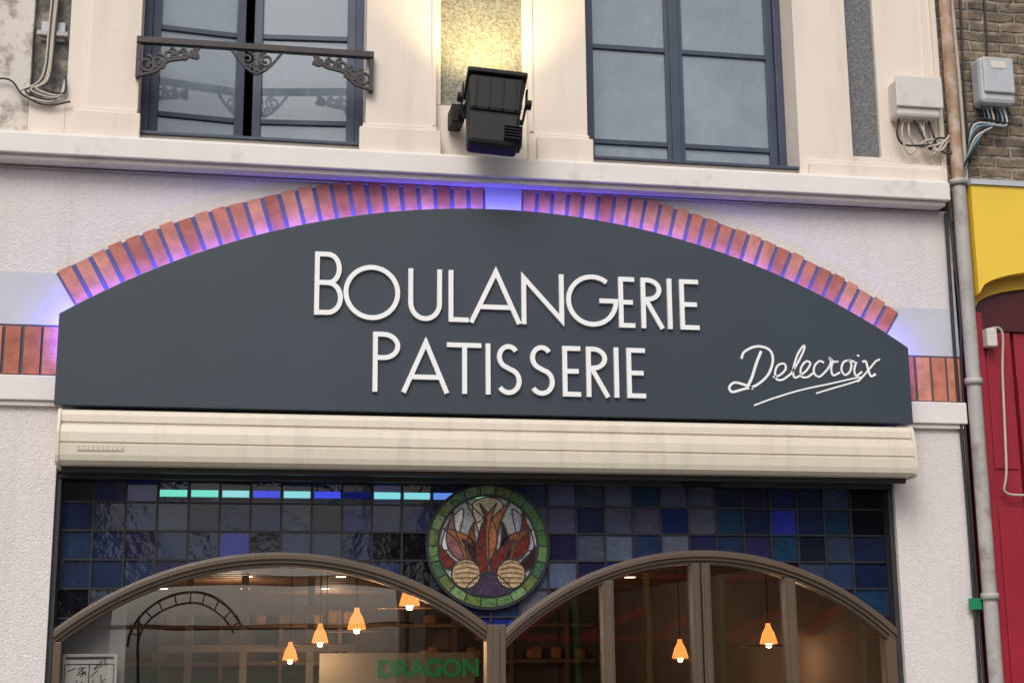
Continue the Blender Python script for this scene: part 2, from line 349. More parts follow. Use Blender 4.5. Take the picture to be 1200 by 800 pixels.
def S_(x,x1,z0,z1):
    c=(x+x1)/2;H=z1-z0;r1=H*.235;r2=H*.265;rx=(x1-x)/2-h
    up_=arc(c,z1-r1-h*.4,rx*.86,35,270,16,rz=r1-h*.6);lo=arc(c,z0+r2+h*.2,rx,90,-145,18,rz=r2-h*.8)
    st(up_[:-1]+[( (c),(up_[-1][1]+lo[0][1])/2)]+lo[1:])
z0,z1=3.695,4.01
bx,bX=-1.21,-1.045
st([(bx+h,3.71),(bx+h,4.09-h),(bX-.085,4.09-h)]+arc(bX-.085,3.99,.062,90,-90,14,rz=.085)+[(bx+w,3.905)])
st([(bx+w,3.9045)]+[(bX-.09,3.9045)]+arc(bX-.088,3.815,.075,90,-90,16,rz=.0895)+[(bx+w,3.7255)])
st(arc(-.875,3.855,.152,0,360,48)[:-1],True)
st([(-.66+h,z1),(-.66+h,3.80)]+arc(-.56,3.80,.085,180,360,20,rz=.092)+[(-.46-h,z1)])
st([(-.42+h,z1),(-.42+h,z0+h),(-.30,z0+h)])
def A_(xl,xa,xr,z0,z1):
    st([(xl,z0),(xa,z1-.01),(xr,z0)]);f=.30;st([(xl+(xa-xl)*f+.01,z0+(z1-z0)*f),(xr+(xa-xr)*f-.01,z0+(z1-z0)*f)])
A_(-.285,-.135,.005,z0,z1+.01)
st([(.02+h,z0),(.02+h,z1-.03),(.265,z0+.03),(.265,z1)])
st(arc(.455,3.855,.147,52,360,40)+[(.50,3.855)])
E_(.62,.72,z0,z1);R_(.76,.895,z0,z1);I_(.94,z0,z1);E_(1.005,1.125,z0,z1)
z0,z1=3.265,3.57
R_(-.865,-.70,3.265,3.62,leg=False,fr=.47)
A_(-.685,-.555,-.43,z0,z1+.005)
st([(-.325,z0),(-.325,z1-w)]);st([(-.43,z1-h),(-.225,z1-h)])
I_(-.185,z0,z1)
S_(-.14,.015,z0,z1);S_(.06,.215,z0,z1)
E_(.265,.375,z0,z1);R_(.41,.545,z0,z1);I_(.595,z0,z1);E_(.66,.775,z0,z1)
T.out('raised_letters',M['white'],S,bevel=.0012)
# script signature (drawing units of 5.7 mm, rising baseline)
T=Acc()
def sg(p,w=.0125,tilt=True):
    k[0]+=1;e=(k[0]%5)*.0003
    T.stroke(catmull([(1.31+.00562*u,3.32+.00574*(v+(max(0,u-49)*.055 if tilt else 0))) for u,v in p],7),w,-.204-e,-.2005)
sg([(14,36),(18,44),(32,50),(46,47),(50,36),(44,20),(30,8),(14,3),(2,0),(-1,5),(5,10),(16,8),(26,4)],.015)
sg([(37,45),(31,32),(25,16),(19,5)],.017)
sg([(49,17),(57,19),(64,25),(63,31),(56,30),(52,23),(53,15),(60,14),(70,20)])
sg([(70,20),(80,34),(87,47),(86,50),(79,41),(73,25),(74,16),(81,18)])
sg([(81,18),(89,24),(93,31),(88,33),(82,26),(82,17),(89,16),(97,21)])
sg([(109,31),(104,33),(98,28),(97,20),(103,16),(113,24)])
sg([(113,24),(117,31),(116,36),(120,32),(125,32),(124,31)])
sg([(119,31),(117,24),(119,17),(127,20)])
sg([(138,33),(132,31),(129,23),(133,17),(139,21),(141,29),(138,33),(145,31)])
sg([(147,31),(144,22),(146,16),(153,20)])
sg([(149,37),(150,38.5)],.016)
sg([(154,31),(158,31),(160,24),(163,15),(169,17)],.014);sg([(147,9),(155,16),(163,24),(170,31),(175,33)],.011)
sg([(26,-14),(48,-6),(80,2),(115,8),(150,14),(146,10),(118,3),(98,-2)],.010,True)
T.out('script_letters',M['white'],S)
# ---------------------------------------------------------------- roller shutter box
RS=empty('roller_shutter_box')
prof=[(-.01,3.125),(-.20,3.125),(-.235,3.115),(-.25,3.09),(-.253,3.052),(-.244,3.047),(-.244,3.037),(-.260,3.03),(-.27,2.99),(-.272,2.938),(-.264,2.934),(-.264,2.926),(-.272,2.921),(-.27,2.865),(-.262,2.835),(-.235,2.815),(-.01,2.815)]
def xprism(prof,x0,x1,name,m,par,bev=0):
    n=len(prof);v=[(x0,y,z) for y,z in prof]+[(x1,y,z) for y,z in prof]
    f=[tuple(range(n)),tuple(range(2*n-1,n-1,-1))]+[(i,(i+1)%n,n+(i+1)%n,n+i) for i in range(n)]
    return mesh(name,v,f,m,par,bevel=bev)
xprism(prof,-2.585,2.445,'housing',M['box'],RS)
cap=[(-.008,3.13),(-.205,3.13),(-.24,3.12),(-.257,3.09),(-.278,2.99),(-.278,2.86),(-.268,2.825),(-.235,2.808),(-.008,2.808)]
xprism(cap,-2.605,-2.5855,'end_cap_1',M['box'],RS,.003);xprism(cap,2.4455,2.465,'end_cap_2',M['box'],RS,.003)
box('maker_plate',-2.49,-2.24,-.2745,-.2725,2.886,2.914,mat('plate',(.5,.44,.36,1),.4,.02),RS)
a=Acc()
for i in range(9):
    x=-2.478+i*.026;a.box(x,x+.018,-.2765,-.2746,2.892,2.909)
a.out('embossing',M['box'],RS)
box('bottom_slat',-2.58,2.44,-.15,-.10,2.785,2.814,M['dark'],RS)
# ---------------------------------------------------------------- shop window joinery
F=empty('shop_front')
LA=(-1.363,.372,1.986);RA=(1.176,.541,1.841)
def archz(x,d=0):
    if x<-.10:
        c=LA
    else:c=RA
    q=(c[2]-d)**2-(x-c[0])**2
    return c[1]+math.sqrt(q) if q>0 else c[1]
a=Acc()
a.box(OX0,OX1,.02,.14,2.77,2.86);a.box(OX0,OX1,-.01,.02,2.80,2.855)
a.box(OX0,OX0+.03,.03,.14,0,2.77);a.box(OX1-.03,OX1,.03,.14,0,2.77)
a.out('head_frame',M['dark'],F,bevel=.004)
a=Acc()
def arcring(c,x0,x1,d0,d1,y0,y1):
    def ang(x,r):return math.degrees(math.acos(max(-1,min(1,(x-c[0])/r))))
    r0,r1=c[2]-d0,c[2]-d1
    a.prism(arc(c[0],c[1],r0,ang(x0,r0),ang(x1,r0),60)+arc(c[0],c[1],r1,ang(x1,r1),ang(x0,r1),60),y0,y1)
arcring(LA,-2.594,-.16,0,.062,.03,.13);arcring(LA,-2.594,-.16,.010,.040,.012,.0295)
arcring(RA,-.05,2.399,0,.062,.03,.13);arcring(RA,-.05,2.399,.010,.040,.012,.0295)
arcring(LA,-2.594,-.16,.0625,.082,.05,.13);arcring(RA,-.05,2.399,.0625,.082,.05,.13)
a.box(-.160,-.048,.02,.135,0,1.945);a.box(-.12,-.088,.005,.0195,0,1.93)
a.box(-2.594,-2.55,.035,.129,0,1.86);a.box(2.355,2.399,.035,.129,0,1.90)
for x0,x1 in((.545,.615),(1.105,1.158),(1.168,1.222),(1.695,1.765)):
    a.box(x0,x1,.045,.125,0.05,archz((x0+x1)/2,.075));a.box(x0+.014,x1-.014,.035,.0445,.05,archz((x0+x1)/2,.075)-.01)
a.box(-2.55,-.16,.04,.126,0,.45)
for x0,x1 in((-.048,.545),(.615,1.105),(1.222,1.695),(1.765,2.355)):a.box(x0,x1,.05,.124,.05,.5);
a.out('bronze_frames',M['bronze'],F,bevel=.004)
box('meeting_gap',1.158,1.168,.08,.12,.05,2.2,M['lead'],F)
# glass
def under(name,x0,x1,y,m,zb,n=30,d=.07):
    v=[];f=[]
    for i in range(n+1):
        x=x0+(x1-x0)*i/n;v+=[(x,y,zb),(x,y,archz(x,d))]
        if i:f.append((2*i-2,2*i,2*i+1,2*i-1))
    return mesh(name,v,f,m,F)
under('glass_left',-2.56,-.165,.10,M['glassL'],.45);
for i,(x0,x1) in enumerate(((-.048,.545),(.615,1.105),(1.222,1.695),(1.765,2.38))):under('door_glass_%d'%i,x0,x1,.10,M['glassL'],.5,12)
# leaded tiles
a=Acc();lead=Acc()
pal=[(.008,.014,.045),(.007,.010,.020),(.013,.022,.055),(.018,.034,.078),(.010,.018,.080),(.003,.003,.005),(.018,.018,.055),(.024,.034,.062),(.004,.004,.008),(.010,.03,.062)]
xs=[-2.595+.1765*i for i in range(29)];xs[-1]=2.40
zs=[2.775,2.645,2.482,2.318,2.155,1.99,1.86]
for i in range(28):
    for j in range(6):
        x0,x1,zt,zb=xs[i],xs[i+1],zs[j],zs[j+1]
        if max(archz(x0),archz(x1),archz((x0+x1)/2))>zt and min(archz(x0),archz(x1))>zt:continue
        c=list(random.choice(pal));u=i/27;al=random.choice([.25,.3,.5,1,2.2])
        if .5<u<.8 and random.random()<.75:  # paler tiles here: sky reflection put into the base colour
            c=[.060+random.random()*.02,.066+random.random()*.02,.112+random.random()*.03];al=.3
        if random.random()<.05:c=[.015,.022,.20]
        s=random.uniform(.75,1.25);c=[q*s for q in c]
        ty=random.uniform(-.003,.003);tx=random.uniform(-.003,.003)
        K=4
        for q in range(K):
            xa=x0+(x1-x0)*q/K;xb=x0+(x1-x0)*(q+1)/K
            za=max(zb,archz(xa,.02));zc=max(zb,archz(xb,.02))
            if za>=zt and zc>=zt:continue
            za=min(za,zt);zc=min(zc,zt)
            Y=lambda x,z:.106+tx*(x-x0)/(x1-x0)+ty*(z-zb)/(zt-zb)
            a.add([(xa,Y(xa,za),za),(xb,Y(xb,zc),zc),(xb,Y(xb,zt),zt),(xa,Y(xa,zt),zt)],[(0,1,2,3)],0,(*c,al))
a.out('leaded_tiles',M['tiles'],F,cols=True)
for x in xs:
    z=archz(x,.02)
    if z<2.76:lead.box(x-.0055,x+.0055,.093,.1115,z,2.772)
for z in zs:
    run=None;N_=400
    for i in range(N_+1):
        x=-2.594+(4.99)*i/N_;ok=archz(x,.01)<z
        if ok and run is None:run=x
        if (not ok or i==N_) and run is not None:
            lead.box(run,x,.094,.1114,z-.005,z+.005);run=None
lead.out('lead_came',M['lead'],F)
box('tile_backing',-2.59,2.40,.145,.15,2.40,2.775,M['lead'],F)
# medallion
mc=(-.14,2.405);G=empty('stained_glass_medallion')
a=Acc();ld=Acc()
def PT(p):return [(mc[0]+x,mc[1]+z) for x,z in p]
a.prism(PT(arc(0,0,.37,0,354,59)),.080,.092,0,(.34,.34,.33,1))
nn=22
for i in range(nn):
    A0=360/nn*i;A1=A0+360/nn
    g=random.choice([(.05,.13,.045),(.09,.17,.06),(.14,.22,.10),(.04,.10,.05),(.10,.14,.04)])
    a.prism(PT(arc(0,0,.366,A0,A1,3)+arc(0,0,.300,A1,A0,3)),.074,.0799,0,(*g,1))
    ca,sa=math.cos(math.radians(A0)),math.sin(math.radians(A0))
    ld.stroke(PT([(.30*ca,.30*sa),(.366*ca,.366*sa)]),.006,.0705,.0745)
ld.stroke(PT(arc(0,0,.366,0,360,60)[:-1]),.018,.070,.093,closed=True);ld.stroke(PT(arc(0,0,.30,0,360,60)[:-1]),.013,.0700,.0795,closed=True)
lay=[0]
def shape(p,c,k=6,lw=.007):
    q=catmull(p,k,closed=True);y=.0785-lay[0]*.0006;lay[0]+=1
    a.prism(PT(q),y,.0795,0,(*c,1));ld.stroke(PT(q),lw,y-.0012,.079,closed=True)
red=(.13,.018,.014);brn=(.17,.06,.025);org=(.30,.11,.04);drk=(.03,.01,.014);crm=(.48,.40,.27);wht=(.55,.55,.52);lav=(.30,.28,.36);pk=(.22,.09,.09)
shape([(-.28,-.02),(-.24,.13),(-.15,.22),(-.17,.08),(-.20,.0)],wht)
shape([(.28,-.02),(.24,.13),(.15,.22),(.17,.08),(.20,.0)],lav)
shape([(-.07,.14),(-.09,.25),(.0,.29),(.09,.25),(.07,.14),(0,.18)],crm)
def leaf(bx,bz,tx,tz,wd,bend,c):
    dx,dz=tx-bx,tz-bz;Ln=math.hypot(dx,dz);nx,nz=-dz/Ln,dx/Ln
    L1=[];R1=[]
    for t in(.12,.35,.6,.82):
        o=bend*math.sin(math.pi*t);ww=wd*math.sin(math.pi*t**.8)
        L1.append((bx+dx*t+nx*(o+ww),bz+dz*t+nz*(o+ww)));R1.append((bx+dx*t+nx*(o-ww),bz+dz*t+nz*(o-ww)))
    shape([(bx,bz)]+L1+[(tx,tz)]+R1[::-1],c,5)
for s_ in(-1,1):
    leaf(s_*.03,-.12,s_*.13,.26,.038,s_*.06,org if s_>0 else crm)
    leaf(s_*.08,-.12,s_*.21,.20,.040,-s_*.07,red if s_>0 else pk)
    leaf(s_*.12,-.14,s_*.265,.10,.042,s_*.07,brn if s_>0 else org)
    leaf(s_*.17,-.14,s_*.285,.0,.034,-s_*.03,drk if s_>0 else red)
    leaf(s_*.02,-.18,s_*.085,.14,.036,-s_*.05,drk if s_>0 else brn)
    leaf(s_*.05,-.24,s_*.16,.04,.040,s_*.05,red if s_>0 else drk)
    leaf(s_*.0,-.10,s_*.05,.25,.028,s_*.05,brn if s_<0 else org)
leaf(0,-.22,-.01,.16,.032,.04,red)
shape([(-.14,-.26),(0,-.15),(.14,-.26),(.0,-.292)],(.045,.03,.06))
for sx in(-1,1):
    shape([(sx*.135+.085*math.cos(t*math.pi/5),-.165+.085*math.sin(t*math.pi/5)) for t in range(10)],(.42,.29,.16))
    for q in range(-2,3):ld.stroke(PT(catmull([(sx*.135-.07,-.165+q*.025),(sx*.135,-.155+q*.03),(sx*.135+.07,-.165+q*.025)],4)),.003,.0605,.0625)
a.out('glass_pieces',M['motif'],G,cols=True);ld.out('lead_lines',M['lead'],G)
# added glowing bars under the head frame, imitating coloured reflections in the tiles
LT=empty('reflection_bars')
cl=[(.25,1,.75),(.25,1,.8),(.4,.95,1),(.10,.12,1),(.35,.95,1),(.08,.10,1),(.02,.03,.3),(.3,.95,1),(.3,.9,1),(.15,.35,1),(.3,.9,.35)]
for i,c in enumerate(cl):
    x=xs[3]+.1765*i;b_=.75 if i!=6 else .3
    tube('reflection_bar_%d'%(i+1),[(x+.012,.096,2.698),(x+.1645,.096,2.698)],.020,emis('reflection_col_%d'%i,(*c,1),1.0*b_),LT,False)
box('reflection_backing',xs[3],xs[14],.104,.105,2.66,2.67,M['dark'],LT)
# sensor
sn=empty('motion_sensor');box('sensor_body',1.06,1.30,-.02,.05,2.765,2.795,M['black'],sn,.006);box('sensor_lens',1.12,1.24,-.012,.03,2.748,2.7645,M['dark'],sn,.005)
# ---------------------------------------------------------------- interior
IN=empty('shop_interior')
box('floor',XL+.3,XR-.3,.36,9.4,.0,.01,M['wood'],IN)
box('back_wall',XL+.3,XR-.3,8.6,8.7,.02,2.5,M['wallint'],IN)
a=Acc()
for i in range(28):
    y=.7+i*.29;a.box(XL+.3,XR-.3,y,y+.17,2.46,2.50)
a.out('ceiling_slats',M['wood'],IN);box('ceiling',XL+.3,XR-.3,.4,8.6,2.55,2.56,M['ceilw'],IN)
a=Acc()
for x in(-2.3,-1.5,-.7,.3,1.1,1.9):
    for y in(2.2,4.4,6.6):a.box(x-.04,x+.04,y-.04,y+.04,2.452,2.459)
a.out('ceiling_spots',emis('spot',(1,.8,.55,1),5),IN)
a=Acc()
for z in(.9,1.3,1.7,2.1):a.box(-5,2.5,8.2,8.59,z,z+.04)
for i in range(12):a.box(-5+i*.65,-4.96+i*.65,8.19,8.58,.02,2.3)
a.out('bread_shelves',M['wood'],IN)
a=Acc()
for i in range(60):
    x=-4.9+random.random()*7.2;z=random.choice([.94,1.34,1.74,2.14]);a.box(x,x+.12,8.22,8.5,z+.001*i*.01,z+.10+random.random()*.07)
a.out('bread',mat('bread_crust',(.38,.19,.07,1),.8,.3,8),IN,bevel=.03)
a=Acc()
a.box(-2.2,-.9,4.0,4.1,2.12,2.20);a.box(-2.2,-.6,4.0,4.1,1.82,1.88)
for x in(-2.0,-1.55,-1.0):a.box(x,x+.06,4.1,4.16,0.02,2.45)
a.out('room_divider',mat('divider_grey',(.28,.27,.27,1),.7,.1),IN)
for x,y in((-1.6,5),(.8,5),(-.6,7.4)):  # added fill lights that brighten the room, no fixtures of their own
    l=bpy.data.lights.new('room_fill','POINT');l.energy=18;l.color=(1,.70,.46);l.shadow_soft_size=.15
    lo=bpy.data.objects.new('room_fill',l);sc.collection.objects.link(lo);lo.parent=IN;lo.location=(x,y,2.2)
# added pale panel imitating a reflection, + poster behind the glass
box('reflection_panel',-2.55,-2.215,.20,.21,.5,2.3,mat('pale_reflection',(.42,.43,.45,1),.9,.06,3),IN)
po=empty('poster');box('sheet',-2.545,-2.25,.115,.118,1.30,1.795,M['paper'],po)
a=Acc()
a.box(-2.53,-2.27,.1135,.1148,1.765,1.78)
a.box(-2.535,-2.53,.1135,.1148,1.34,1.74);a.box(-2.27,-2.265,.1135,.1148,1.34,1.74);a.box(-2.403,-2.398,.1135,.1148,1.34,1.74);a.box(-2.53,-2.27,.1135,.1148,1.735,1.741);
for q in range(26):
    x=-2.52+random.random()*.22;z=1.56+random.random()*.17;a.stroke([(x,z),(x+random.uniform(-.02,.05),z+random.uniform(.01,.05))],.005,.1135,.1148)
a.out('print',M['ink'],po)
# added board and glowing letters indoors, standing for a sign's reflection
hs=empty('reflected_sign')
box('board',-.95,.26,3.05,3.08,1.50,1.80,mat('board',(.34,.34,.33,1),.7,.05),hs)
tc=bpy.data.curves.new('sign_text','FONT');tc.body='DRAGON';tc.size=.185;tc.extrude=.004;tc.offset=.005;tc.materials.append(M['greens'])
to=bpy.data.objects.new('sign_text',tc);sc.collection.objects.link(to);to.parent=hs;to.location=(-.51,3.04,1.62);to.rotation_euler=(math.pi/2,0,0);to.scale=(1,1,1)
for x in(-.9,.1):tube('hanger',[(x,3.06,1.8),(x,3.06,2.46)],.004,M['cable'],hs,False)
# pendant lamps
for i,(x,y,z,s) in enumerate([(-.475,1.2,2.147,1.05),(-.755,2.0,2.01,1.0),(-.964,2.8,1.925,.95),(-1.153,3.6,1.80,.95),(2.30,2.0,1.89,1.0),(1.92,3.0,1.79,1.0)]):
    p=empty('pendant_lamp')
    lathe('shade',[(.016*s,.10*s),(.022*s,.07*s),(.045*s,.03*s),(.062*s,-.03*s),(.066*s,-.05*s)],(x,y,z),M['amber'],p)
    lathe('bulb',[(.001,.035*s),(.016*s,.03*s),(.026*s,0),(.018*s,-.03*s),(.001,-.036*s)],(x,y,z-.045),M['bulb'],p,16)
    lathe('disc',[(.06*s,-.055*s),(.2*s,-.064*s),(.2*s,-.068*s),(.06*s,-.060*s)],(x,y,z),M['copper'],p,32)
    tube('cord',[(x,y,z+.1*s),(x,y,2.46)],.005,M['cable'],p,False)
    l=bpy.data.lights.new('pendant_glow','POINT');l.energy=6;l.color=(1,.6,.3);l.shadow_soft_size=.05
    lo=bpy.data.objects.new('pendant_glow',l);sc.collection.objects.link(lo);lo.parent=p;lo.location=(x,y,z-.16)
# ---------------------------------------------------------------- upper windows
def casement(par,nm,x0,x1,z0,z1,rails,y,hinge,ang):
    e=bpy.data.objects.new(nm,None);sc.collection.objects.link(e);e.parent=par
    hx=x0 if hinge=='L' else x1
    e.location=(hx,y,0);e.rotation_euler=(0,0,math.radians(ang))
    a=Acc();u0,u1=x0-hx,x1-hx
    a.box(u0,u0+.055,0,.045,z0,z1);a.box(u1-.055,u1,0,.045,z0,z1)
    a.box(u0+.055,u1-.055,.001,.044,z0,z0+.06);a.box(u0+.055,u1-.055,.001,.044,z1-.06,z1)
    for r in rails:a.box(u0+.055,u1-.055,.004,.04,r-.017,r+.017)
    a.out('sash',M['win'],e,bevel=.004)
    g=box('pane',u0+.05,u1-.05,.022,.0225,z0+.04,z1-.04,M['glassU'],e)
    n=24;v=[];f=[]
    for i in range(n*2+1):
        x=u0+.06+(u1-u0-.12)*i/(2*n);v+=[(x,.10+.008*math.sin(i*1.1)+.005*math.sin(i*.37),z0+.05),(x,.10+.008*math.sin(i*1.1+.4),z1-.05)]
        if i:f.append((2*i-2,2*i,2*i+1,2*i-1))
    mesh('curtain',v,f,M['curtain'],e,smooth=True)
def wframe(par,x0,x1,z0,z1):
    a=Acc();a.box(x0,x0+.05,.17,.27,z0,z1);a.box(x1-.05,x1,.17,.27,z0,z1);a.box(x0+.05,x1-.05,.171,.269,z0,z0+.03);a.box(x0+.05,x1-.05,.171,.269,z1-.05,z1)
    a.out('outer_frame',M['win'],par,bevel=.004)
W1=empty('casement_window');W2=empty('casement_window')
wframe(W1,-2.27,-.91,4.831,7.0);wframe(W2,.49,1.90,4.831,7.0)
casement(W1,'left_casement',-2.222,-1.645,4.865,6.94,[5.05,5.62,6.2],.20,'L',7)
casement(W1,'right_casement',-1.60,-.958,4.865,6.94,[5.05,5.62,6.2],.20,'R',-5)
casement(W2,'left_casement',.542,1.145,4.865,6.94,[5.03,5.69,6.3],.20,'L',0)
casement(W2,'right_casement',1.155,1.85,4.865,6.94,[5.03,5.69,6.3],.20,'R',0)
box('meeting_bead',1.12,1.18,.185,.199,4.87,6.93,M['win'],W2,.004)
box('sill',.49,1.90,-.03,.17,4.8305,4.845,M['win'],W2);box('sill',-2.27,-.91,-.03,.17,4.8305,4.845,M['win'],W1)
# window guard rail
RL=empty('window_guard_rail')
a=Acc();a.box(-2.29,-.87,-.11,-.06,5.375,5.405);a.box(-2.29,-.87,-.10,-.07,5.405,5.415)
a.box(-2.29,-2.265,-.10,-.047,5.16,5.375);a.box(-.895,-.87,-.10,-.047,5.16,5.375)
def spiral(cx,cz,r0,turns,a0,sgn=1,n=26):
    return [(cx+r0*(1-.8*i/n)*math.cos(math.radians(a0+sgn*360*turns*i/n)),cz+r0*(1-.8*i/n)*math.sin(math.radians(a0+sgn*360*turns*i/n))) for i in range(n+1)]
def orn(x,dirn,L=.34):
    n=5
    for i in range(n):
        r=.058*(1-.12*i);xx=x+dirn*(.035+i*L/n);zz=5.365-r-.008-(.055*(1-i/n) if i<2 else 0)
        a.stroke(spiral(xx,zz,r,1.5,90,-dirn),.014,-.095-.0007*i,-.075)
        a.stroke(spiral(xx+dirn*.02,zz-.012,r*.6,1.2,200,dirn),.012,-.0965-.0007*i,-.076)
    a.stroke(catmull([(x,5.17),(x+dirn*.09,5.20),(x+dirn*.16,5.27),(x+dirn*.27,5.30),(x+dirn*L,5.365)],6),.014,-.0985,-.074)
orn(-2.265,1);orn(-.895,-1)
for d in(-1,1):
    a.stroke(spiral(-1.58+d*.055,5.315,.05,1.6,90,d),.012,-.0953-.0005*d,-.075)
    a.stroke(catmull([(-1.58,5.22),(-1.58+d*.05,5.25),(-1.58+d*.10,5.30),(-1.58+d*.15,5.37)],5),.012,-.0972-.0005*d,-.074)
    a.stroke(spiral(-1.58+d*.025,5.255,.03,1.3,60,d),.010,-.0991-.0005*d,-.076)
a.out('ironwork',M['iron'],RL,bevel=.002)
# ---------------------------------------------------------------- floodlight
FL=empty('floodlight')
fb=bpy.data.objects.new('body',None);sc.collection.objects.link(fb);fb.parent=FL;fb.location=(-.165,-.37,5.03);fb.rotation_euler=(math.radians(-20),math.radians(5),math.radians(-4))
def frus(w0,d0,z0,w1,d1,z1,m,name,bev=.012,yo=0):
    v=[(-w0,-d0+yo,z0),(w0,-d0+yo,z0),(w0,d0+yo,z0),(-w0,d0+yo,z0),(-w1,-d1,z1),(w1,-d1,z1),(w1,d1,z1),(-w1,d1,z1)]
    return mesh(name,v,[(3,2,1,0),(4,5,6,7),(0,1,5,4),(1,2,6,5),(2,3,7,6),(3,0,4,7)],m,fb,bevel=bev)
frus(.155,.10,-.16,.168,.12,.10,M['black'],'housing',.02)
frus(.150,.06,-.38,.155,.10,-.161,M['black'],'gear_case',.025)
frus(.182,.14,.10,.182,.14,.135,M['black'],'lens_frame',.01)
frus(.16,.12,.1355,.16,.12,.138,emis('flood_lens',(1,.8,.35,1),3),'lens',0)
a=Acc()
for i in range(4):
    x=-.12+i*.08;a.add([(x-.005,-.110,-.15),(x+.005,-.110,-.15),(x+.005,-.130,.07),(x-.005,-.130,.07),(x-.005,-.08,-.15),(x+.005,-.08,-.15),(x+.005,-.10,.07),(x-.005,-.10,.07)],[(0,1,2,3),(7,6,5,4),(0,4,5,1),(1,5,6,2),(2,6,7,3),(3,7,4,0)])
for i in range(5):
    z=-.35+i*.022;a.box(.06,.168,-.095,.04,z,z+.008)
a.out('cooling_fins',M['black'],fb,bevel=.002)
a=Acc();a.box(-.20,-.188,-.02,.02,-.02,.11);a.box(.188,.20,-.02,.02,-.02,.11)
a.box(-.20,.20,.16,.172,-.02,.02);a.box(-.20,-.188,.0201,.16,-.02,.02);a.box(.188,.20,.0201,.16,-.02,.02);a.out('bracket',M['black'],fb,bevel=.003)
for s in(-1,1):
    o=lathe('knob',[(.001,.03),(.03,.03),(.03,0),(.001,0)],(0,0,0),M['black'],fb,16,False);o.rotation_euler=(0,math.radians(90*s),0);o.location=(s*.195,0,0)
tube('arm',[(-.19,-.19,5.08),(-.2,-.10,5.06),(-.2,.0,5.05)],.016,M['black'],FL);box('wall_plate',-.28,-.12,-.012,-.0005,4.98,5.12,M['black'],FL,.003)
box('ballast',-.40,-.32,-.20,-.02,4.95,5.07,M['black'],FL,.01);box('strut',-.33,-.29,-.30,-.10,5.03,5.05,M['black'],FL,.004)
tube('cable',[(-.05,-.25,4.84),(.01,-.2,4.80),(.05,-.1,4.86),(.05,-.01,5.05)],.006,M['cable'],FL)
sl=bpy.data.lights.new('flood_beam','SPOT');sl.energy=65;sl.color=(1,.78,.34);sl.spot_size=math.radians(120);sl.spot_blend=.9;sl.shadow_soft_size=.1
so=bpy.data.objects.new('flood_beam',sl);sc.collection.objects.link(so);so.parent=FL;so.location=(-.17,-.34,5.25);so.rotation_euler=(math.radians(155),0,0)
# ---------------------------------------------------------------- pipes, boxes, cables
DP=empty('drainpipe')
tube('upper_pipe',[(2.985,-.07,4.75),(2.985,-.07,8.3)],.040,M['pipet'],DP,False)
tube('lower_pipe',[(2.985,-.07,4.749),(2.985,-.07,0.0)],.046,M['pipe'],DP,False)
for z in(.8,2.1,3.45,4.78,6.2):lathe('collar',[(.045,-.02),(.056,-.02),(.056,.02),(.045,.02)],(2.985,-.07,z),M['pipe'],DP,20)
DP2=empty('electric_cable')
tube('run_1',[(2.90,-.03,4.58),(2.895,-.025,3.6),(2.905,-.025,2.4),(2.89,-.025,0)],.011,M['cable'],DP2)
tube('run_2',[(2.918,-.03,4.74),(2.93,-.06,3.9),(2.925,-.03,3.1),(2.93,-.03,0)],.008,M['cable'],DP2)
tube('run_3',[(XL,-.012,4.588),(-1,-.012,4.585),(.7,-.013,4.59),(2.86,-.012,4.585)],.006,M['cablew'],DP2)
box('tag',2.86,2.94,-.05,-.03,2.02,2.09,M['greentag'],DP2,.003)
JB=empty('junction_box');box('case',2.56,2.87,-.13,-.001,5.20,5.46,M['plastic'],JB,.02);box('lid',2.55,2.88,-.15,-.131,5.26,5.475,M['plastic'],JB,.008)
for i in range(7):
    x=2.60+i*.035;e=random.uniform(-.05,.05)
    tube('cable_%d'%i,[(x,-.06,5.2),(x+e,-.08,5.10+random.uniform(-.03,.03)),(x+.05+e,-.06,4.99+random.uniform(-.03,.05)),(x+.14,-.08,5.02+random.uniform(-.05,.06)),(2.95,-.06,5.05+i*.012)],.007,M['cablew'] if i%3 else M['cable'],JB)
EM=empty('electricity_meter_box')
box('case',3.17,3.42,-.13,.015,5.33,5.66,M['plasticg'],EM,.03);box('cover',3.185,3.405,-.15,-.1305,5.40,5.65,M['plasticg'],EM,.012);box('window',3.24,3.35,-.153,-.1505,5.57,5.62,M['plastic'],EM,.004)
for i in range(7):tube('cable_%d'%i,[(3.20+i*.03,-.06,5.34),(3.21+i*.03,-.07,5.22-.01*(i%3)),(3.13,-.08,5.04+i*.03),(3.07+.005*i,-.02,4.93+.01*i),(3.05,-.01,4.8)],.007,[M['cable'],M['cableb'],M['cablew'],M['cable'],M['cableb'],M['plasticg'],M['cable']][i],EM)
tube('riser',[(3.08,.0,4.8),(3.085,.0,5.4),(3.07,.0,6.5),(3.08,.0,8)],.014,M['cablew'],EM)
tube('riser_2',[(3.12,.0,4.95),(3.11,-.01,5.5),(3.14,.0,6.3),(3.12,.0,8)],.008,M['cable'],EM)
tube('riser_3',[(3.30,.0,5.66),(3.31,-.01,6.2),(3.30,.0,8)],.008,M['cable'],EM)
IS=empty('cable_bracket')
box('plate',-2.86,-2.72,.02,.049,5.40,5.52,M['plasticg'],IS,.006);box('bar',-2.88,-2.70,-.01,.0195,5.42,5.45,M['pipe'],IS,.004)
for i in range(5):tube('wire_%d'%i,[(-2.80+i*.012,.0,5.9),(-2.81+i*.01,-.01,5.5),(-2.83+i*.012,-.02,5.15),(-2.95+i*.03,-.03,5.04+i*.01),(-2.78+i*.02,-.03,4.99+i*.015),(-2.7,-.02,5.08+.02*i)],.006,[M['cablew'],M['cable'],M['cablew']][i%3],IS)
